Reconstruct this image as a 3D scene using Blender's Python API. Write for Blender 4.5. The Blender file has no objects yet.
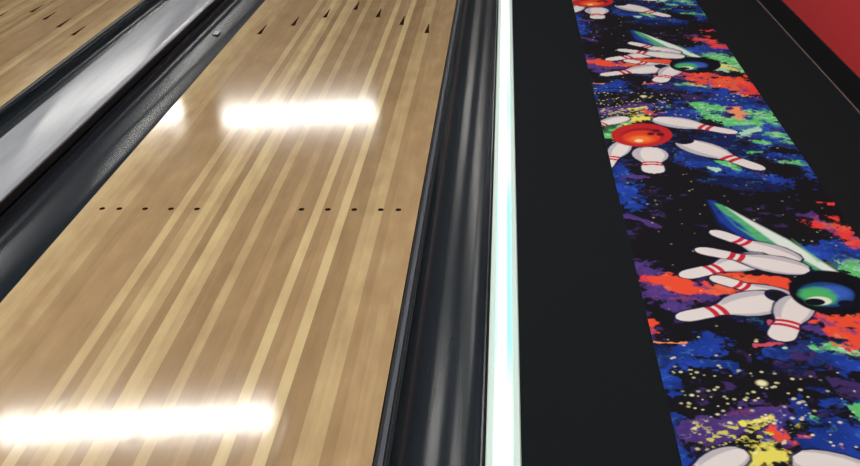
import bpy, bmesh, math, random
import numpy as np
from mathutils import Matrix, Vector

random.seed(7)
SC = bpy.context.scene
LAMP, LED, AMBIENT, EXPOSURE = 16.5, 0.6, 0.10, 1.27
LAMPS = [(8.04, -2.41), (16.56, -2.41), (16.56, -5.5), (-0.5, -2.41), (-0.5, 0.57), (3.4, -2.41), (3.4, 0.57), (8.04, .9), (16.56, .9)]  # row over the near lane and right-hand lamps are unseen, added for brightness
COL = SC.collection

# ------------------------------------------------------------------ helpers
def srgb(r, g, b):
    f = lambda c: (c/255/12.92) if c/255 <= 0.04045 else ((c/255+0.055)/1.055)**2.4
    return (f(r), f(g), f(b), 1.0)

def link(name, verts, faces, mat=None, parent=None, smooth=False):
    me = bpy.data.meshes.new(name)
    me.from_pydata(verts, [], faces)
    me.update()
    if smooth:
        me.polygons.foreach_set('use_smooth', [True]*len(me.polygons))
    o = bpy.data.objects.new(name, me)
    if mat: me.materials.append(mat)
    COL.objects.link(o)
    if parent: o.parent = parent
    return o

def box(name, x0, x1, y0, y1, z0, z1, mat, parent=None, bevel=0.0):
    v = [(x, y, z) for z in (z0, z1) for y in (y0, y1) for x in (x0, x1)]
    f = [(0,2,3,1), (4,5,7,6), (0,1,5,4), (2,6,7,3), (0,4,6,2), (1,3,7,5)]
    o = link(name, v, f, mat, parent)
    if bevel:
        m = o.modifiers.new('bevel', 'BEVEL'); m.width = bevel; m.segments = 3
    return o

def extrude(name, prof, y0, y1, mat, parent=None, closed=True, smooth=True, ny=1, sharp=35):
    """sweep an x,z outline along y"""
    n = len(prof); v = []; f = []
    for j in range(ny+1):
        y = y0+(y1-y0)*j/ny
        v += [(x, y, z) for x, z in prof]
    for j in range(ny):
        for i in range(n if closed else n-1):
            a = j*n+i; b = j*n+(i+1) % n
            f.append((a, b, b+n, a+n))
    if closed:
        f.append(tuple(range(n-1, -1, -1))); f.append(tuple(ny*n+i for i in range(n)))
    o = link(name, v, f, mat, parent)
    bm = bmesh.new(); bm.from_mesh(o.data)
    bmesh.ops.recalc_face_normals(bm, faces=bm.faces)
    for e in bm.edges:
        if len(e.link_faces) == 2 and e.calc_face_angle(0) > math.radians(sharp): e.smooth = False
    for p in bm.faces: p.smooth = smooth
    bm.to_mesh(o.data); bm.free()
    return o

def tag(o, label=None, cat=None, group=None, kind=None):
    if label: o['label'] = label
    if cat: o['category'] = cat
    if group: o['group'] = group
    if kind: o['kind'] = kind
    return o

def empty(name, loc):
    o = bpy.data.objects.new(name, None); COL.objects.link(o); o.location = loc
    return o

def adopt(o, root):
    """parent o under root, keeping its place"""
    o.parent = root
    o.matrix_parent_inverse = Matrix.Translation(root.location).inverted()
    return o

def mat(name, color, rough=0.5, spec=0.5, metal=0.0, emit=None, strength=0.0, coat=0.0):
    m = bpy.data.materials.new(name); m.use_nodes = True
    b = m.node_tree.nodes['Principled BSDF']
    b.inputs['Base Color'].default_value = color
    b.inputs['Roughness'].default_value = rough
    b.inputs['Specular IOR Level'].default_value = spec
    b.inputs['Metallic'].default_value = metal
    b.inputs['Coat Weight'].default_value = coat
    if emit:
        b.inputs['Emission Color'].default_value = emit
        b.inputs['Emission Strength'].default_value = strength
    return m

def nodes(m): return m.node_tree.nodes, m.node_tree.links, m.node_tree.nodes['Principled BSDF']

def noise_bump(m, scale, strength, vec_scale=(1,1,1), dist=0.001, detail=4):
    N, L, b = nodes(m)
    tc = N.new('ShaderNodeTexCoord'); mp = N.new('ShaderNodeMapping'); mp.inputs['Scale'].default_value = vec_scale
    nz = N.new('ShaderNodeTexNoise'); nz.inputs['Scale'].default_value = scale; nz.inputs['Detail'].default_value = detail
    bp = N.new('ShaderNodeBump'); bp.inputs['Strength'].default_value = strength; bp.inputs['Distance'].default_value = dist
    L.new(tc.outputs['Object'], mp.inputs['Vector']); L.new(mp.outputs['Vector'], nz.inputs['Vector'])
    L.new(nz.outputs['Fac'], bp.inputs['Height']); L.new(bp.outputs['Normal'], b.inputs['Normal'])
    return nz

def noise_color(m, c0, c1, scale, vec_scale=(1,1,1), lo=0.35, hi=0.65, detail=5):
    N, L, b = nodes(m)
    tc = N.new('ShaderNodeTexCoord'); mp = N.new('ShaderNodeMapping'); mp.inputs['Scale'].default_value = vec_scale
    nz = N.new('ShaderNodeTexNoise'); nz.inputs['Scale'].default_value = scale; nz.inputs['Detail'].default_value = detail
    r = N.new('ShaderNodeValToRGB')
    r.color_ramp.elements[0].position = lo; r.color_ramp.elements[0].color = c0
    r.color_ramp.elements[1].position = hi; r.color_ramp.elements[1].color = c1
    L.new(tc.outputs['Object'], mp.inputs['Vector']); L.new(mp.outputs['Vector'], nz.inputs['Vector'])
    L.new(nz.outputs['Fac'], r.inputs['Fac']); L.new(r.outputs['Color'], b.inputs['Base Color'])

# ------------------------------------------------------------------ sizes (metres)
BOARD = 1.0668/39          # one lane board
HW = 0.5262               # half a lane
LEFT_LANE = -1.754         # centre of the neighbouring lane
Y0, Y1 = 0.95, 17.5        # lane beds run from the foul line away from the camera
CEIL = 4.13

# ------------------------------------------------------------------ materials
def wood_material():
    m = bpy.data.materials.new('lacquered_maple'); m.use_nodes = True
    N, L, b = nodes(m)
    tone = N.new('ShaderNodeAttribute'); tone.attribute_name = 'tone'
    tc = N.new('ShaderNodeTexCoord')
    # fine grain, stretched along the boards
    mp = N.new('ShaderNodeMapping'); mp.inputs['Scale'].default_value = (95, 2.2, 1)
    g = N.new('ShaderNodeTexNoise'); g.inputs['Scale'].default_value = 1.0; g.inputs['Detail'].default_value = 6; g.inputs['Roughness'].default_value = 0.6
    L.new(tc.outputs['Object'], mp.inputs['Vector']); L.new(mp.outputs['Vector'], g.inputs['Vector'])
    # cloudy figure of the maple
    mp2 = N.new('ShaderNodeMapping'); mp2.inputs['Scale'].default_value = (17, 4.5, 1)
    g2 = N.new('ShaderNodeTexNoise'); g2.inputs['Scale'].default_value = 1.0; g2.inputs['Detail'].default_value = 3
    L.new(tc.outputs['Object'], mp2.inputs['Vector']); L.new(mp2.outputs['Vector'], g2.inputs['Vector'])
    def math_node(op, a, c):
        n = N.new('ShaderNodeMath'); n.operation = op
        for i, s in enumerate((a, c)):
            if isinstance(s, (int, float)): n.inputs[i].default_value = s
            else: L.new(s, n.inputs[i])
        return n.outputs[0]
    a = math_node('MULTIPLY', math_node('SUBTRACT', g.outputs['Fac'], 0.5), 0.28)
    c = math_node('MULTIPLY', math_node('SUBTRACT', g2.outputs['Fac'], 0.5), 0.7)
    t = math_node('ADD', math_node('ADD', tone.outputs['Fac'], a), c)
    ramp = N.new('ShaderNodeValToRGB'); e = ramp.color_ramp.elements
    e[0].position = 0.0; e[0].color = WOOD_DARK
    e[1].position = 1.0; e[1].color = WOOD_LIGHT
    k = e.new(0.45); k.color = WOOD_MID
    L.new(t, ramp.inputs['Fac']); L.new(ramp.outputs['Color'], b.inputs['Base Color'])
    b.inputs['Roughness'].default_value = 0.09
    b.inputs['Specular IOR Level'].default_value = 0.5
    # lacquer is faintly wavy along the boards
    mp3 = N.new('ShaderNodeMapping'); mp3.inputs['Scale'].default_value = (40, 9, 1)
    g3 = N.new('ShaderNodeTexNoise'); g3.inputs['Scale'].default_value = 1.0; g3.inputs['Detail'].default_value = 5
    L.new(tc.outputs['Object'], mp3.inputs['Vector']); L.new(mp3.outputs['Vector'], g3.inputs['Vector'])
    bp = N.new('ShaderNodeBump'); bp.inputs['Strength'].default_value = 0.3; bp.inputs['Distance'].default_value = 0.0006
    L.new(g3.outputs['Fac'], bp.inputs['Height']); L.new(bp.outputs['Normal'], b.inputs['Normal'])
    return m
WOOD_DARK, WOOD_MID, WOOD_LIGHT = srgb(155,127,92), srgb(181,151,112), srgb(219,195,146)
M_WOOD = wood_material()
M_INLAY = mat('inlaid_dark_walnut', srgb(40,25,14), 1.0, 0.0)
def drawn(m, amount):
    """extruded plastic: worn along its length, so highlights stretch that way"""
    N, L, b = nodes(m)
    b.inputs['Anisotropic'].default_value = amount
    c = N.new('ShaderNodeCombineXYZ'); c.inputs[1].default_value = 1.0
    L.new(c.outputs[0], b.inputs['Tangent'])
M_GUTTER = mat('gutter_grey_plastic', srgb(36,41,46), 0.22, 0.30)
noise_color(M_GUTTER, srgb(30,36,42), srgb(37,43,50), 1.0, (40, 1.5, 40))
drawn(M_GUTTER, .3)
M_LIP = mat('slate_edge_plastic', srgb(66,72,84), 0.35)
M_BLACK = mat('black_rubber', srgb(14,14,16), 0.5, 0.3)
M_CAP = mat('light_grey_plastic', srgb(168,171,178), 0.15, 0.5)
noise_color(M_CAP, srgb(162,165,172), srgb(174,177,184), 1.0, (30, 2, 30))
drawn(M_CAP, .7)
M_TRIM = mat('dark_bronze_trim', srgb(40,34,32), 0.4)
M_METAL = mat('bright_metal', srgb(215,215,212), 0.3, metal=0.6)
M_CARPET = mat('black_loop_carpet', srgb(31,32,35), 0.95, 0.1)
noise_color(M_CARPET, srgb(16,21,24), srgb(26,30,33), 260, lo=0.3, hi=0.7)
noise_bump_src = None
M_RED = mat('red_wall_paint', srgb(200,52,55), 0.6, 0.3)
noise_bump(M_RED, 180, 0.15)
# red below; unseen upper wall made dark to keep red out of gutter reflections
N, L, b = nodes(M_RED)
tc = N.new('ShaderNodeTexCoord'); sp = N.new('ShaderNodeSeparateXYZ'); gt = N.new('ShaderNodeMath'); gt.operation = 'GREATER_THAN'; gt.inputs[1].default_value = 0.75
mx = N.new('ShaderNodeMix'); mx.data_type = 'RGBA'
L.new(tc.outputs['Object'], sp.inputs[0]); L.new(sp.outputs['Z'], gt.inputs[0]); L.new(gt.outputs[0], mx.inputs['Factor'])
mx.inputs['A'].default_value = srgb(206,52,56); mx.inputs['B'].default_value = srgb(66,70,76)
L.new(mx.outputs['Result'], b.inputs['Base Color'])
M_BASE = mat('black_cove_base', srgb(7,7,8), 0.7, 0.15)
M_SEAL = mat('grey_sealant', srgb(84,82,80), 0.6)
M_CONCRETE = mat('dark_subfloor', srgb(40,40,42), 0.9)
noise_bump(M_CONCRETE, 40, 0.3)
M_CEIL = mat('dark_ceiling_paint', srgb(96,98,104), 0.9)
noise_bump(M_CEIL, 60, 0.2)
M_FAR = mat('far_wall_paint', srgb(70,62,58), 0.8)
noise_bump(M_FAR, 60, 0.2)
M_FIX = mat('white_enamel', srgb(225,225,225), 0.4)
M_LAMP = mat('lamp_diffuser', srgb(240,240,240), 0.5, emit=(1.0, 0.97, 0.92, 1), strength=LAMP)

# ------------------------------------------------------------------ setting
box('floor', -6, 2.3, -2.5, 19.2, -0.32, -0.22, M_CONCRETE)['kind'] = 'structure'
box('ceiling', -9, 2.3, -4, 19.2, CEIL+0.09, CEIL+0.19, M_CEIL)['kind'] = 'structure'
box('wall_right', 2.104, 2.25, -2.5, 19.0, -0.22, CEIL+0.09, M_RED)['kind'] = 'structure'
box('wall_back', -9, 2.25, 19.0, 19.15, -0.22, CEIL+0.09, M_FAR)['kind'] = 'structure'
prof = [(2.1035, 0.024), (2.0930, 0.024), (2.0945, 0.030), (2.0970, 0.036), (2.0970, 0.121), (2.0985, 0.125), (2.1035, 0.126)]
extrude('baseboard_right', prof, -2.5, 19.0, M_BASE)['kind'] = 'structure'
tr = extrude('trim_1', [(2.0865, 0.0235), (2.0920, 0.0235), (2.0910, 0.0265), (2.0875, 0.0255)], -2.5, 19.0, M_SEAL)
tr['kind'] = 'structure'

# ------------------------------------------------------------------ bowling lanes
TONES = [.75,.72,.6,.5,.55,.36,.25,.32,.36,.36,.32,.78,.3,.58,.85,.62,.14,.82,.72,.2,
         .15,.62,.2,.22,.42,.2,.3,.9,.25,.42,.92,.14,.2,.62,.7,.32,.46,.52,.5]
def lane_bed(name, cx, tones, seed, parent):
    rnd = random.Random(seed)
    v, f, tn = [], [], []
    for i in range(39):
        xa = cx-HW+i*2*HW/39; xb = xa+2*HW/39
        ys = [Y0]
        y = Y0+rnd.uniform(.3, 2.0)
        while y < Y1-0.4:
            ys.append(y); y += rnd.uniform(1.6, 4.5)
        ys.append(Y1)
        for k in range(len(ys)-1):
            n = len(v)
            v += [(xa, ys[k], 0), (xb, ys[k], 0), (xb, ys[k+1], 0), (xa, ys[k+1], 0)]
            f.append((n, n+1, n+2, n+3)); tn.append(min(1, max(0, tones[i]+rnd.uniform(-.03, .03))))
    n = len(v); xa, xb = cx-HW, cx+HW; zb = -0.09
    v += [(xa,Y0,0),(xb,Y0,0),(xb,Y1,0),(xa,Y1,0),(xa,Y0,zb),(xb,Y0,zb),(xb,Y1,zb),(xa,Y1,zb)]
    f += [(n,n+4,n+5,n+1),(n+1,n+5,n+6,n+2),(n+2,n+6,n+7,n+3),(n+3,n+7,n+4,n),(n+4,n+7,n+6,n+5)]
    tn += [.3]*5
    o = link(name, v, f, M_WOOD)
    at = o.data.attributes.new('tone', 'FLOAT', 'FACE'); at.data.foreach_set('value', tn)
    return adopt(o, parent)

def board_x(cx, n): return cx+(n-20)*BOARD
def prism(name, outline, z0, z1, m, parent):
    n = len(outline)
    v = [(x, y, z0) for x, y in outline]+[(x, y, z1) for x, y in outline]
    f = [tuple(range(n-1, -1, -1)), tuple(range(n, 2*n))]+[(i, (i+1) % n, n+(i+1) % n, n+i) for i in range(n)]
    return adopt(link(name, v, f, m), parent)

def lane(cx, tones, seed, label):
    root = tag(empty('bowling_lane', (cx, Y0, 0)), label, 'bowling lane')
    lane_bed('lane_bed', cx, tones, seed, root)
    for n in (3, 5, 8, 11, 14, 26, 29, 32, 35, 37):
        x = board_x(cx, n); r = 0.0092
        prism('dot_marker', [(x+r*math.cos(a*math.pi/12), 3.15+r*1.15*math.sin(a*math.pi/12)) for a in range(24)], -0.001, 0.0004, M_INLAY, root)
    for n, y in zip((5, 10, 15, 20, 25, 30, 35), (5.406, 5.572, 5.738, 5.908, 5.738, 5.572, 5.406)):
        x = board_x(cx, n); w = 0.0115
        out = [(x-w, y-0.085), (x+w, y-0.085), (x+w*.55, y), (x+0.0015, y+0.105), (x-0.0015, y+0.105), (x-w*.55, y)]
        prism('arrow_marker', out, -0.001, 0.0004, M_INLAY, root)
    return root
lane(0.0, TONES, 3, 'wide polished maple bowling lane with the bright lamp reflections, beside the glowing strip')
rl = random.Random(12)
t2 = [rl.choice([.2,.3,.35,.45,.5,.6,.75]) for _ in range(39)]
t2[33:39] = [.42,.4,.55,.5,.62,.75]
lane(LEFT_LANE, t2, 5, 'partly seen bowling lane beyond the light grey divider, in the top left corner')

# ------------------------------------------------------------------ gutters
def gutter(xa, xb, label, lip_at=None, depth=0.062, clip=None):
    """xa..xb: the trough from wall to wall; lip_at 'a' or 'b': the side with the lane edge strip"""
    root = tag(empty('bowling_gutter', ((xa+xb)/2, Y0, -depth)), label, 'gutter', 'gutters beside the lanes')
    g0, g1 = xa+0.003, xb-0.003
    if lip_at == 'a': g0 += 0.0245
    if lip_at == 'b': g1 -= 0.0245
    top = -0.006; c = (g0+g1)/2; hw = (g1-g0)/2-0.004
    arc = [(c-hw*math.cos(math.pi*k/20), top-depth*math.sin(math.pi*k/20)**0.8) for k in range(21)]
    inner = [(g0, top)]+arc+[(g1, top)]
    outer = [(g1, top-0.004)]+[(c-(hw+.004)*math.cos(math.pi*k/20), top-0.004-depth*math.sin(math.pi*k/20)**0.8) for k in range(20, -1, -1)]+[(g0, top-0.004)]
    adopt(extrude('channel', inner+outer, Y0, Y1, M_GUTTER, ny=60, sharp=60), root)
    if lip_at:
        e, s = (xa, 1) if lip_at == 'a' else (xb, -1)
        X = lambda d: e+s*d
        adopt(extrude('seal', [(X(.001), -.03), (X(.0075), -.03), (X(.0075), -.004), (X(.001), -.004)], Y0, Y1, M_BLACK), root)
        st = adopt(extrude('edge_strip', [(X(.0085), -.03), (X(.0215), -.03), (X(.0215), .000), (X(.020), .0025), (X(.010), .0025), (X(.0085), .000)], Y0, Y1, M_LIP), root)
        adopt(extrude('seal', [(X(.0222), -.03), (X(.0268), -.03), (X(.0268), -.0035), (X(.0222), -.0035)], Y0, Y1, M_BLACK), root)
    if clip:
        x, y, z = clip
        b = adopt(box('clip', x-.016, x+.016, y-.03, y+.03, z-.004, z+.004, M_METAL, bevel=.003), root)
        b['label'] = 'small bright metal clip'
    return root
gutter(HW+.001, 0.750, 'dark gutter between the maple lane and the glowing white strip', 'a')
gutter(-0.772, -HW-.001, 'dark gutter between the maple lane and the light grey divider', clip=(-.690, 5.58, -.059))
gutter(LEFT_LANE+HW+.001, -1.020, 'dark gutter on the far side of the light grey divider', 'a')

# ------------------------------------------------------------------ the grey divider between the two lanes
root = tag(empty('lane_divider', (-0.896, Y0, 0)), 'glossy light grey divider cap running between the two lanes', 'lane divider')
cx, w = -0.896, 0.122
prof = []
for k in range(25):
    a = -1+2*k/24
    prof.append((cx+w*a, 0.048-0.005*abs(a)**2-0.006*max(0, (abs(a)-.95)/.05)**2))
prof += [(cx+w, 0.030), (cx+w-.006, 0.028), (cx-w+.006, 0.028), (cx-w, 0.030)]
adopt(extrude('cap', prof, Y0, Y1, M_CAP, ny=60, sharp=50), root)
adopt(box('side_trim', cx+w-.008, cx+w-.002, Y0, Y1, -.004, .0275, M_TRIM), root)
adopt(box('side_trim', cx-w+.002, cx-w+.008, Y0, Y1, -.004, .0275, M_TRIM), root)
adopt(box('support', cx-.095, cx+.095, Y0, Y1, -.22, .0275, M_BLACK), root)

# ------------------------------------------------------------------ glowing strip beside the right gutter
root = tag(empty('light_strip', (0.786, Y0, 0)), 'long glowing white and cyan light strip between gutter and black carpet', 'light strip')
M_FROST = mat('frosted_edge_plastic', srgb(196,212,204), 0.4, emit=srgb(190,214,204), strength=0.12)
M_LED = mat('led_diffuser', srgb(150,160,160), 0.4)
N, L, b = nodes(M_LED)
tc = N.new('ShaderNodeTexCoord'); sep = N.new('ShaderNodeSeparateXYZ'); L.new(tc.outputs['Object'], sep.inputs[0])
def led_ramp(sock, lo, hi, stops):
    mr = N.new('ShaderNodeMapRange'); mr.inputs['From Min'].default_value = lo; mr.inputs['From Max'].default_value = hi
    L.new(sock, mr.inputs['Value'])
    r = N.new('ShaderNodeValToRGB'); r.color_ramp.interpolation = 'EASE'; e = r.color_ramp.elements
    e[0].position, e[0].color = stops[0]; e[1].position, e[1].color = stops[-1]
    for p, cc in stops[1:-1]: k = e.new(p); k.color = cc
    L.new(mr.outputs[0], r.inputs['Fac'])
    return r.outputs['Color']
W = (1, 1, 1, 1); CY = (.10, .80, .92, 1); GR = (.30, .88, .62, 1); PB = (.62, .85, 1, 1); PK = (.9, .8, .95, 1)
segment = led_ramp(sep.outputs['Y'], 1.5, 8.0, [(0, GR), (.08, (.55,.95,.85,1)), (.13, CY), (.25, CY), (.31, PB), (.40, GR), (.52, PB), (.62, W), (.75, PK), (.85, CY), (1, GR)])
core = led_ramp(sep.outputs['X'], 0.770, 0.808, [(0, (.3,.3,.3,1)), (.20, (.35,.35,.35,1)), (.42, W), (.56, W), (.76, (.05,.05,.05,1)), (1, (.15,.15,.15,1))])
mx = N.new('ShaderNodeMix'); mx.data_type = 'RGBA'
L.new(core, mx.inputs['Factor']); L.new(segment, mx.inputs['A']); mx.inputs['B'].default_value = (1, 1, 1, 1)
L.new(mx.outputs['Result'], b.inputs['Emission Color']); b.inputs['Emission Strength'].default_value = LED
prof = [(.754, -.03), (.754, .014), (.756, .018), (.768, .018), (.769, .008), (.809, .008), (.810, .018), (.823, .018), (.8255, .014), (.8255, -.03)]
adopt(extrude('housing', prof, Y0, Y1, M_FROST, smooth=False), root)
prof = [(.770, .009)]+[(.789-.019*math.cos(math.pi*k/14), .014+.008*math.sin(math.pi*k/14)) for k in range(15)]+[(.808, .009)]
adopt(extrude('diffuser', prof, Y0, Y1, M_LED, sharp=60), root)

# ------------------------------------------------------------------ carpet beside the lane
ZC = 0.02
X0 = 1.140; RW = 0.638     # left edge and width of the printed runner
def carpet(name, xa, xb, label, cat):
    prof = [(xa, -.02), (xb, -.02), (xb, ZC), (xa, ZC)]
    return tag(extrude(name, prof, -2.0, 17.5, M_CARPET, smooth=False), label, cat)
carpet('black_carpet', 0.827, X0-.0005, 'plain black carpet between the glowing strip and the printed runner', 'carpet')
carpet('black_carpet', X0+RW+.0005, 2.0862, 'plain black carpet between the printed runner and the red wall', 'carpet')
box('floor_carpet_base', 0.746, 2.1, -2.0, 17.5, -.22, -.031, M_CONCRETE)['kind'] = 'structure'

# the printed design, in metres on the runner: (across, along); it repeats along the runner
PERIOD, SKEW = 2.09, -0.027
BLOBS = [('purple', [(0.006, 3.071), (0.085, 2.999)], 0.014),
 ('blue', [(0.451, 2.803), (0.541, 2.842), (0.668, 2.864)], 0.052),
 ('blue', [(0.314, 2.925), (0.415, 2.758), (0.469, 2.711)], 0.031),
 ('purple', [(0.012, 2.715), (0.03, 2.644), (0.054, 2.588)], 0.035),
 ('purple', [(0.032, 2.554), (0.142, 2.535), (0.186, 2.579)], 0.032),
 ('purple', [(0.068, 2.506), (0.107, 2.47)], 0.021),
 ('red', [(0.02, 2.65), (0.059, 2.633)], 0.023),
 ('orange', [(0.056, 2.645), (0.127, 2.6), (0.216, 2.608), (0.299, 2.643)], 0.034),
 ('orange', [(0.227, 2.665), (0.335, 2.633), (0.364, 2.588)], 0.034),
 ('orange', [(0.009, 2.402), (0.014, 2.363)], 0.015),
 ('blue', [(0.007, 2.247), (0.079, 2.276), (0.144, 2.324)], 0.05),
 ('blue', [(-0.013, 2.274), (-0.002, 2.14)], 0.037),
 ('blue', [(0.072, 2.231), (0.169, 2.207)], 0.022),
 ('peach', [(0.002, 2.306), (0.067, 2.322)], 0.007),
 ('purple', [(0.534, 3.084), (0.562, 3.012)], 0.025),
 ('red', [(0.547, 2.997), (0.605, 2.929), (0.665, 2.883)], 0.024),
 ('red', [(0.615, 2.916), (0.622, 2.863)], 0.02),
 ('red', [(0.582, 3.16), (0.588, 3.16)], 0.01),
 ('red', [(0.615, 3.153), (0.621, 3.153)], 0.01),
 ('red', [(0.638, 3.161), (0.643, 3.161)], 0.012),
 ('green', [(0.539, 2.754), (0.613, 2.701)], 0.048),
 ('mint', [(0.562, 2.798), (0.599, 2.761)], 0.015),
 ('purple', [(0.348, 2.41), (0.425, 2.373)], 0.024),
 ('navy', [(0.214, 2.457), (0.276, 2.408)], 0.02),
 ('orange', [(0.417, 2.472), (0.436, 2.432), (0.432, 2.363)], 0.02),
 ('orange', [(0.452, 2.422), (0.534, 2.429)], 0.03),
 ('peach', [(0.453, 2.364), (0.5, 2.36)], 0.022),
 ('blue', [(0.283, 2.276), (0.405, 2.311), (0.495, 2.295)], 0.046),
 ('green', [(0.419, 2.298), (0.477, 2.263)], 0.022),
 ('mint', [(0.436, 2.294), (0.469, 2.267)], 0.007),
 ('mint', [(0.306, 2.3), (0.31, 2.295)], 0.007),
 ('green', [(0.367, 2.315), (0.382, 2.292)], 0.009),
 ('navy', [(0.282, 2.219), (0.309, 2.194)], 0.03),
 ('pink', [(0.289, 2.414), (0.292, 2.404)], 0.01),
 ('pink', [(0.246, 2.317), (0.305, 2.323)], 0.012),
 ('blue', [(-0.001, 2.003), (0.008, 1.791)], 0.025),
 ('blue', [(0.27, 2.071), (0.291, 1.985)], 0.026),
 ('blue', [(0.27, 1.924), (0.399, 1.963)], 0.032),
 ('green', [(0.297, 2.004), (0.302, 1.989)], 0.015),
 ('purple', [(0.049, 1.939), (0.129, 1.992), (0.206, 2.035)], 0.048),
 ('fleck', [(0.077, 1.926), (0.143, 1.956), (0.225, 1.965)], 0.057),
 ('yellow', [(0.155, 1.985), (0.194, 2.008)], 0.013),
 ('yellow', [(0.11, 1.852), (0.186, 1.874)], 0.044),
 ('orange', [(0.205, 1.965), (0.232, 1.906)], 0.014),
 ('pink', [(0.256, 1.941), (0.308, 1.95)], 0.012),
 ('pink', [(0.307, 1.932), (0.322, 1.899)], 0.009),
 ('green', [(-0.003, 3.793), (0.042, 3.869)], 0.066),
 ('navy', [(0.149, 3.679), (0.275, 3.609)], 0.078),
 ('blue', [(0.338, 4.039), (0.53, 4.086), (0.598, 3.968)], 0.121),
 ('blue', [(0.526, 4.062), (0.57, 3.835), (0.623, 3.61)], 0.216),
 ('navy', [(0.395, 3.73), (0.46, 3.533)], 0.094),
 ('blue', [(0.271, 3.514), (0.378, 3.441), (0.484, 3.371)], 0.072),
 ('navy', [(0.268, 3.353), (0.476, 3.304)], 0.042),
 ('green', [(0.377, 4.099), (0.437, 4.063)], 0.048),
 ('green', [(0.422, 3.969), (0.482, 3.923), (0.536, 3.89)], 0.067),
 ('green', [(0.565, 4.038), (0.621, 3.957)], 0.068),
 ('peach', [(0.53, 4.185), (0.505, 3.992)], 0.035),
 ('mint', [(0.489, 3.792), (0.539, 3.835)], 0.032),
 ('green', [(0.503, 3.719), (0.546, 3.699)], 0.03),
 ('green', [(0.583, 3.813), (0.629, 3.74)], 0.041),
 ('green', [(0.481, 3.61), (0.508, 3.61)], 0.021),
 ('green', [(0.572, 3.515), (0.641, 3.506)], 0.032),
 ('black', [(0.565, 3.629), (0.62, 3.61)], 0.039),
 ('black', [(0.468, 3.496), (0.543, 3.442)], 0.072),
 ('black', [(0.375, 3.924), (0.382, 3.901)], 0.033),
 ('mint', [(0.316, 3.45), (0.33, 3.441)], 0.018),
 ('green', [(0.373, 3.505), (0.399, 3.45)], 0.023),
 ('blue', [(0.0, 3.458), (0.003, 3.309), (0.014, 3.186)], 0.076),
 ('purple', [(0.04, 3.369), (0.098, 3.378)], 0.022),
 ('black', [(0.159, 3.486), (0.243, 3.396)], 0.053),
 ('blue', [(0.528, 2.822), (0.618, 2.737)], 0.057),
 ('green', [(0.618, 2.689), (0.66, 2.641), (0.674, 2.533)], 0.078),
 ('mint', [(0.588, 2.565), (0.619, 2.504)], 0.052),
 ('yellow', [(0.605, 2.565), (0.644, 2.504)], 0.022),
 ('red', [(0.555, 3.03), (0.609, 2.94), (0.676, 2.869)], 0.038),
 ('orange', [(0.515, 2.319), (0.612, 2.332), (0.643, 2.21)], 0.076),
 ('red', [(0.578, 2.278), (0.641, 2.197)], 0.046),
 ('peach', [(0.563, 2.171), (0.601, 2.132)], 0.026),
 ('orange', [(0.414, 2.448), (0.468, 2.376), (0.52, 2.306)], 0.035),
 ('blue', [(0.37, 2.253), (0.518, 2.198)], 0.046),
 ('blue', [(0.516, 2.146), (0.596, 2.045)], 0.074)]
PINS = [((0.236, 2.961), (0.441, 2.759), 0.047, 0.5, 0.42),
 ((0.11, 2.666), (0.369, 2.795), 0.05, 0.52, 0.42),
 ((0.174, 2.837), (0.454, 2.705), 0.052, 0.48, 0.36),
 ((0.188, 2.667), (0.386, 2.523), 0.046, 0.5, 0.42),
 ((0.069, 2.436), (0.356, 2.555), 0.062, 0.42, 0.36),
 ((0.293, 2.332), (0.395, 2.561), 0.047, 0.7, 0.58),
 ((0.469, 3.803), (0.193, 3.964), 0.058, 0.45, 0.42),
 ((0.488, 3.442), (0.254, 3.725), 0.06, 0.45, 0.42),
 ((0.131, 3.409), (0.142, 3.659), 0.06, 0.62, 0.48),
 ((-0.02, 3.449), (0.068, 3.719), 0.037, 0.45, 0.45),
 ((-0.058, 3.858), (0.103, 3.982), 0.037, 0.6, 0.6)]
TAILS = [('navy', [(0.261, 3.188), (0.29, 3.181), (0.516, 2.724), (0.473, 2.675), (0.34, 2.782), (0.265, 3.001)]),
 ('blue', [(0.267, 3.188), (0.29, 3.181), (0.505, 2.723), (0.435, 2.734), (0.322, 2.898), (0.275, 3.023)]),
 ('green', [(0.281, 3.165), (0.302, 3.15), (0.508, 2.711), (0.469, 2.711), (0.379, 2.84), (0.312, 2.995)]),
 ('blue', [(0.293, 3.096), (0.329, 3.009), (0.35, 2.939), (0.315, 2.995)]),
 ('white', [(0.311, 3.134), (0.363, 3.038), (0.445, 2.893), (0.525, 2.7), (0.487, 2.711), (0.406, 2.866)]),
 ('green', [(0.453, 2.907), (0.466, 2.867), (0.499, 2.76), (0.488, 2.76)])]

INK = dict(purple=(88,62,140), blue=(30,62,158), navy=(20,30,78), black=(20,20,24), red=(232,62,58), orange=(240,82,54), peach=(240,152,104),
           green=(96,202,112), mint=(176,226,196), yellow=(236,226,104), fleck=(214,206,96), pink=(206,84,108), white=(226,240,232))
def ink(n): return np.array(srgb(*INK[n])[:3])
def lattice(ix, iy, s):
    h = (ix.astype(np.int64)*374761393+iy.astype(np.int64)*668265263+s*974634777) & 0xffffffff
    h = ((h ^ (h >> 13))*1274126177) & 0xffffffff
    return ((h ^ (h >> 16)) & 0xffff)/65535.0
def vnoise(x, y, s):
    ix = np.floor(x); iy = np.floor(y); fx = x-ix; fy = y-iy
    fx = fx*fx*(3-2*fx); fy = fy*fy*(3-2*fy)
    a = lattice(ix, iy, s); b_ = lattice(ix+1, iy, s); c_ = lattice(ix, iy+1, s); d_ = lattice(ix+1, iy+1, s)
    return (a*(1-fx)+b_*fx)*(1-fy)+(c_*(1-fx)+d_*fx)*fy
def fbm(x, y, f, s, octv=5, gain=.55):
    r = 0; a = 1; t = 0
    for o in range(octv):
        r = r+a*vnoise(x*f, y*f, s+o); t += a; a *= gain; f *= 2.03
    return r/t
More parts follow.
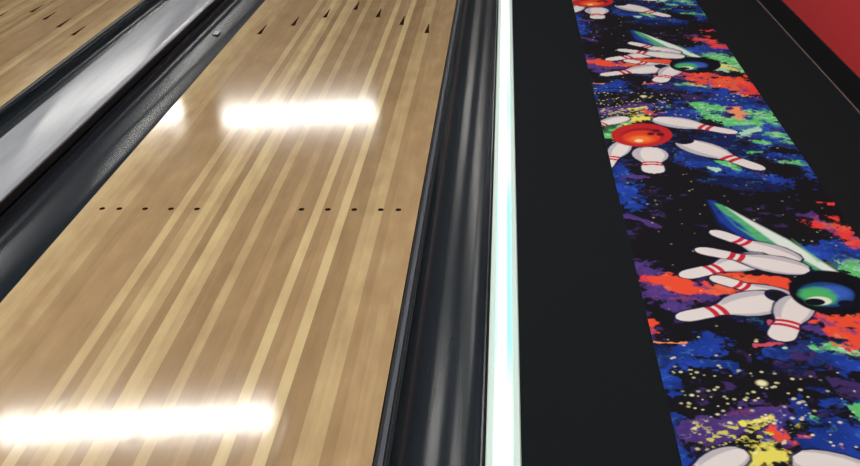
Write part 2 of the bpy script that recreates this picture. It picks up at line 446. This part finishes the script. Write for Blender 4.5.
def sstep(a, b, x):
    t = np.clip((x-a)/(b-a), 0, 1); return t*t*(3-2*t)
def lay(rgb, m, col): rgb += m[:, None]*(col-rgb)
def seg_dist(x, y, pts):
    d = np.full(x.shape, 9.0)
    for (ax, ay), (bx, by) in zip(pts[:-1], pts[1:]):
        dx, dy = bx-ax, by-ay; q = dx*dx+dy*dy+1e-12
        t = np.clip(((x-ax)*dx+(y-ay)*dy)/q, 0, 1)
        d = np.minimum(d, np.hypot(x-ax-t*dx, y-ay-t*dy))
    return d
def poly_inside(x, y, pts):
    ins = np.zeros(x.shape, bool); j = len(pts)-1
    for i in range(len(pts)):
        xi, yi = pts[i]; xj, yj = pts[j]
        if yi != yj: ins ^= ((yi > y) != (yj > y)) & (x < (xj-xi)*(y-yi)/(yj-yi)+xi)
        j = i
    return ins
def poly_mask(x, y, pts, soft):
    d = seg_dist(x, y, pts+[pts[0]]); d = np.where(poly_inside(x, y, pts), -d, d)
    return sstep(soft, -soft, d)

def paint_print(x, t):
    """colour of the printed runner at x across, t along (one repeat)"""
    rgb = np.tile(ink('black'), (len(x), 1))
    n1 = fbm(x, t, 9, 11); n2 = fbm(x, t, 26, 31); n3 = fbm(x*1.0, t, 70, 51, 3); n4 = fbm(x, t, 14, 77)
    shifts = (-1, 0, 1)
    # faint purple and blue dust on the black
    lay(rgb, .5*sstep(.60, .72, n2)*sstep(.45, .6, n1), ink('purple'))
    for col, pts, hw in BLOBS:
        for k in shifts:
            P = [(a-SKEW*k, b_-PERIOD*k) for a, b_ in pts]
            if max(b_ for a, b_ in P)+.3 < 2.15 or min(b_ for a, b_ in P)-.3 > 4.35: continue
            d = seg_dist(x+.05*(n1-.5), t+.05*(n4-.5), P)
            rag = {'yellow': 1.0, 'mint': 1.2, 'black': 1.2}.get(col, 1.9)
            m = sstep(.25, -.18, d/hw-1+rag*1.3*(n2-.5)+1.5*(n3-.5)+.2)
            c0 = ink(col)
            if col in ('blue', 'navy'):      # mottled, with lighter and deeper flecks
                cc = c0*(0.45+1.1*np.clip(n4*1.6-.3, 0, 1))[:, None]
                cc = cc+sstep(.60, .72, n3)[:, None]*.25*(np.array([.10,.38,.75])-cc)
                m = m*(1-.55*sstep(.54, .66, n1))
            elif col in ('orange', 'red'):
                cc = c0+sstep(.52, .66, n2)[:, None]*.8*(ink('purple')-c0)
                cc = cc+sstep(.55, .7, n4)[:, None]*.3*(ink('peach')-cc)
            elif col == 'purple':
                cc = c0*(.55+.9*n3)[:, None]+sstep(.6, .7, n2)[:, None]*.35*(ink('pink')-c0)
                m = m*.85
            elif col == 'green':
                cc = c0+sstep(.5, .62, n3)[:, None]*.6*(ink('mint')-c0)
                m = m*(1-.8*sstep(.55, .63, n4))
            elif col == 'fleck':
                cc = np.tile(c0, (len(x), 1)); m = m*sstep(.56, .64, n3)
            else:
                cc = np.tile(c0, (len(x), 1))
            rgb += m[:, None]*(cc-rgb)
    # stars
    rs = random.Random(4)
    stars = [(.188, 2.145+PERIOD, .011, 1)]
    for _ in range(150): stars.append((rs.uniform(0, RW)*rs.uniform(.3, 1), 4.15+rs.gauss(0, .11), rs.uniform(.002, .0045), rs.uniform(.5, 1)))
    for _ in range(150): stars.append((rs.uniform(0, RW), rs.uniform(2.2, 4.29), rs.uniform(.0015, .0035), rs.uniform(.2, .7)))
    for sx, st, sr, sa in stars:
        for k in shifts:
            ty = st-PERIOD*k
            if ty < 2.1 or ty > 4.4: continue
            i = np.nonzero((np.abs(t-ty) < .03) & (np.abs(x-sx+SKEW*k) < .03))[0]
            if len(i) == 0: continue
            d = np.hypot((x[i]-sx+SKEW*k)*.8, (t[i]-ty)*.8)
            m = sa*sstep(sr*1.25, sr*.5, d)
            rgb[i] += m[:, None]*(np.array(srgb(240,236,190)[:3])-rgb[i])
    # the comet tail behind the blue ball
    for col, pts in TAILS:
        m = poly_mask(x, t, pts, .006)
        if col == 'blue': m = m*sstep(.25, .5, n2)
        if col == 'green': m = m*(.75+.5*(n3-.5))
        lay(rgb, np.clip(m, 0, 1), ink(col))
    # pins
    WHITE = np.array(srgb(232,226,224)[:3]); GREY = np.array(srgb(188,184,192)[:3]); RED = np.array(srgb(204,40,58)[:3])
    NAVY = np.array(srgb(22,26,66)[:3])
    for idx, (tip, base, hb, hr, nr) in enumerate(PINS):
        dx, dy = base[0]-tip[0], base[1]-tip[1]; Lg = math.hypot(dx, dy); dx /= Lg; dy /= Lg
        for k in shifts:
            if not (2.0 < tip[1]-PERIOD*k < 4.5): continue
            px = x-(tip[0]-SKEW*k); py = t-(tip[1]-PERIOD*k)
            s = (px*dx+py*dy)/Lg; d = -px*dy+py*dx
            h, n = hr*hb, nr*hb
            w = np.interp(s, [0,.015,.04,.08,.14,.22,.30,.36,.44,.54,.64,.74,.84,.92,.97,1.0],
                          [0,.42*h,.70*h,.92*h,h,.98*h,.9*h+.1*n,n,n+.22*(hb-n),n+.72*(hb-n),.98*hb,hb,.9*hb,.72*hb,.5*hb,0])
            o = .007
            wo = np.interp(s, [-o/Lg,0,.04,.14,.36,.54,.74,.92,1.0,1+o/Lg], [0,.45*h,.75*h+o,h+o,n+o,n+.72*(hb-n)+o,hb+o,.76*hb+o,.5*hb,0])
            soft = .0022
            lay(rgb, .9*sstep(soft, -soft, np.abs(d)-wo)*(wo > 0), NAVY)
            m = sstep(soft, -soft, np.abs(d)-w)*(w > 0)
            col = np.tile(WHITE, (len(x), 1))
            edge = sstep(.60, .74, np.abs(d+.12*w)/(w+1e-6))*sstep(.40, .5, s)
            col += (.85*edge)[:, None]*(GREY-col)
            bow = s+.9*(d/Lg)**2*2
            st_ = np.maximum(sstep(.305, .315, bow)*sstep(.365, .355, bow), sstep(.39, .40, bow)*sstep(.45, .44, bow))
            col += st_[:, None]*(RED-col)
            rgb += m[:, None]*(col-rgb)
            if idx in (4, 7):                # the dark underside of the pin shows
                q = np.hypot((s-.955)*Lg/.030, (d-(.012 if idx == 4 else -.01))/(.6*hb))
                lay(rgb, sstep(1.05, .95, q), NAVY); lay(rgb, sstep(.7, .6, q), ink('black'))
    # balls
    def ell(cx_, cy_, rx, ry, k): return np.hypot((x-cx_+SKEW*k-.12*(t-cy_+PERIOD*k))/rx, (t-cy_+PERIOD*k)/ry)
    for k in shifts:
        e = ell(.480, 2.585, .108, .121, k)
        if e.min() < 1.3:
            lay(rgb, sstep(1.02, .97, e), np.array(srgb(12,16,24)[:3]))
            e2 = ell(.462, 2.572, .074, .073, k)
            lay(rgb, sstep(1.0, .85, e2), np.array(srgb(30,70,130)[:3]))
            lay(rgb, sstep(1.0, .55, ell(.478, 2.580, .062, .052, k)), np.array(srgb(58,96,196)[:3]))
            lay(rgb, sstep(1.05, .6, ell(.440, 2.562, .052, .056, k)+.5*(n2-.5)), np.array(srgb(78,186,104)[:3]))
            lay(rgb, sstep(1.0, .8, ell(.436, 2.536, .034, .026, k)), np.array(srgb(226,236,214)[:3]))
            lay(rgb, sstep(1.0, .85, ell(.424, 2.530, .027, .020, k)), np.array(srgb(10,16,24)[:3]))
            lay(rgb, sstep(1.0, .85, ell(.500, 2.522, .024, .020, k)), np.array(srgb(12,20,40)[:3]))
        e = ell(.132, 3.784, .107, .124, k)
        if e.min() < 1.3:
            lay(rgb, sstep(1.02, .97, e), np.array(srgb(196,38,42)[:3]))
            lay(rgb, sstep(1.0, .8, ell(.135, 3.775, .082, .092, k)), np.array(srgb(150,26,48)[:3]))
            lay(rgb, sstep(1.0, .8, ell(.128, 3.758, .074, .080, k)), np.array(srgb(226,66,40)[:3]))
            lay(rgb, sstep(1.0, .3, ell(.124, 3.738, .058, .056, k)), np.array(srgb(250,130,52)[:3]))
            lay(rgb, sstep(1.0, .6, ell(.116, 3.722, .018, .020, k)), np.array(srgb(250,222,180)[:3]))
            for hx, hy in ((.188, 3.828), (.198, 3.788), (.166, 3.795)):
                lay(rgb, sstep(1.0, .7, ell(hx, hy, .017, .019, k)), np.array(srgb(92,16,28)[:3]))
    return rgb

# the runner itself: a fine grid whose points carry the dye colour
xs = np.linspace(0, RW, 292)
ys = [1.2]
while ys[-1] < 7.6: ys.append(ys[-1]+max(.0018, min(.012, .0019*(ys[-1]/1.95)**1.7)))
ys = np.array(ys)
GX, GY = np.meshgrid(xs, ys)
gx = GX.ravel(); gy = GY.ravel()
k = np.floor((gy-2.2)/PERIOD)
rgb = np.clip(paint_print(gx-SKEW*k, gy-PERIOD*k), 0, 1)
nx, ny = len(xs), len(ys)
co = np.stack([X0+gx, gy, np.full(gx.shape, ZC+.0001)], 1)
idx = np.arange(nx*ny).reshape(ny, nx)
quads = np.stack([idx[:-1, :-1], idx[:-1, 1:], idx[1:, 1:], idx[1:, :-1]], -1).reshape(-1, 4)
# plain ends and underside close the slab
nv = nx*ny
xa, xb = X0, X0+RW; zb = -.02
extra = np.array([(xa, ys[0], zb), (xb, ys[0], zb), (xb, ys[-1], zb), (xa, ys[-1], zb)])
co = np.vstack([co, extra])
sides = np.array([(nv, nv+1, idx[0, -1], idx[0, 0]), (nv+1, nv+2, idx[-1, -1], idx[0, -1]), (nv+2, nv+3, idx[-1, 0], idx[-1, -1]), (nv+3, nv, idx[0, 0], idx[-1, 0]), (nv, nv+3, nv+2, nv+1)])
quads = np.vstack([quads, sides]).astype(np.int32)
me = bpy.data.meshes.new('carpet_runner')
me.vertices.add(len(co)); me.vertices.foreach_set('co', co.astype(np.float32).ravel())
me.loops.add(quads.size); me.loops.foreach_set('vertex_index', quads.ravel())
me.polygons.add(len(quads)); me.polygons.foreach_set('loop_start', np.arange(0, quads.size, 4, dtype=np.int32))
me.update(calc_edges=True); me.validate()
me.polygons.foreach_set('use_smooth', np.zeros(len(me.polygons), bool))
at = me.color_attributes.new('dye', 'FLOAT_COLOR', 'POINT')
rgba = np.ones((len(co), 4), np.float32); rgba[:nv, :3] = rgb; rgba[nv:, :3] = .01
at.data.foreach_set('color', rgba.ravel())
M_PRINT = mat('printed_loop_carpet', (1, 1, 1, 1), 0.95, 0.1)
N, L, b = nodes(M_PRINT)
a_ = N.new('ShaderNodeAttribute'); a_.attribute_name = 'dye'
L.new(a_.outputs['Color'], b.inputs['Base Color'])
me.materials.append(M_PRINT)
run = bpy.data.objects.new('carpet_runner', me); COL.objects.link(run)
tag(run, 'printed carpet runner with bowling pins, balls and a colourful starry galaxy', 'carpet runner')

# ------------------------------------------------------------------ ceiling lamps
def lamp(x, y, label):
    root = tag(empty('ceiling_light', (x, y, CEIL+.09)), label, 'ceiling light', 'ceiling lamps')
    prof = [(-.16, .0895), (-.16, .05), (-.125, .012), (.125, .012), (.16, .05), (.16, .0895)]
    v = []; f = []; n = len(prof)
    for xx in (-.595, .595): v += [(x+xx, y+p, CEIL+z) for p, z in prof]
    f = [tuple(range(n)), tuple(range(2*n-1, n-1, -1))]+[(i, (i+1) % n, n+(i+1) % n, n+i) for i in range(n)]
    o = link('housing', v, f, M_FIX)
    bm = bmesh.new(); bm.from_mesh(o.data); bmesh.ops.recalc_face_normals(bm, faces=bm.faces); bm.to_mesh(o.data); bm.free()
    adopt(o, root)
    adopt(box('diffuser', x-.585, x+.585, y-.12, y+.12, CEIL-.012, CEIL+.0115, M_LAMP, bevel=.008), root)
    return root
for y, xc in LAMPS:
    for dx in ((-.6, .6) if xc != .9 else (0,)):  # lone right-hand lamps are unseen, added to streak the right gutter
        TILT = math.radians(7)
        o = lamp(xc+dx*math.cos(TILT), y+dx*math.sin(TILT), 'white ceiling lamp, some mirrored as bright bars in the lane lacquer, others unseen and added for light')
        o.rotation_euler.z = TILT

# ------------------------------------------------------------------ world, camera, view
w = bpy.data.worlds.new('hall_ambience'); SC.world = w; w.use_nodes = True
w.node_tree.nodes['Background'].inputs['Color'].default_value = (.9, .95, 1.0, 1)
w.node_tree.nodes['Background'].inputs['Strength'].default_value = AMBIENT

cx, h, pitch, yaw, roll, f = 0.78825, 1.34948, 0.42443, -0.07227, -0.02444, 1120.0
F = Vector((math.sin(yaw)*math.cos(pitch), math.cos(yaw)*math.cos(pitch), -math.sin(pitch)))
R = Vector((math.cos(yaw), -math.sin(yaw), 0)); U = R.cross(F)
R2 = R*math.cos(roll)+U*math.sin(roll); U2 = -R*math.sin(roll)+U*math.cos(roll)
cam = bpy.data.cameras.new('camera'); co_ = bpy.data.objects.new('camera', cam); COL.objects.link(co_)
co_.matrix_world = Matrix(((R2.x, U2.x, -F.x, cx), (R2.y, U2.y, -F.y, 0), (R2.z, U2.z, -F.z, h), (0, 0, 0, 1)))
cam.sensor_width = 36; cam.lens = f/860*36; cam.clip_start = .05
SC.camera = co_
SC.view_settings.view_transform = 'Standard'; SC.view_settings.look = 'None'
SC.view_settings.gamma = 1; SC.view_settings.use_curve_mapping = False
SC.view_settings.exposure = EXPOSURE
SC.cycles.use_denoising = True
SC.cycles.caustics_reflective = False
SC.cycles.sample_clamp_indirect = 3.0
SC.cycles.use_light_tree = False
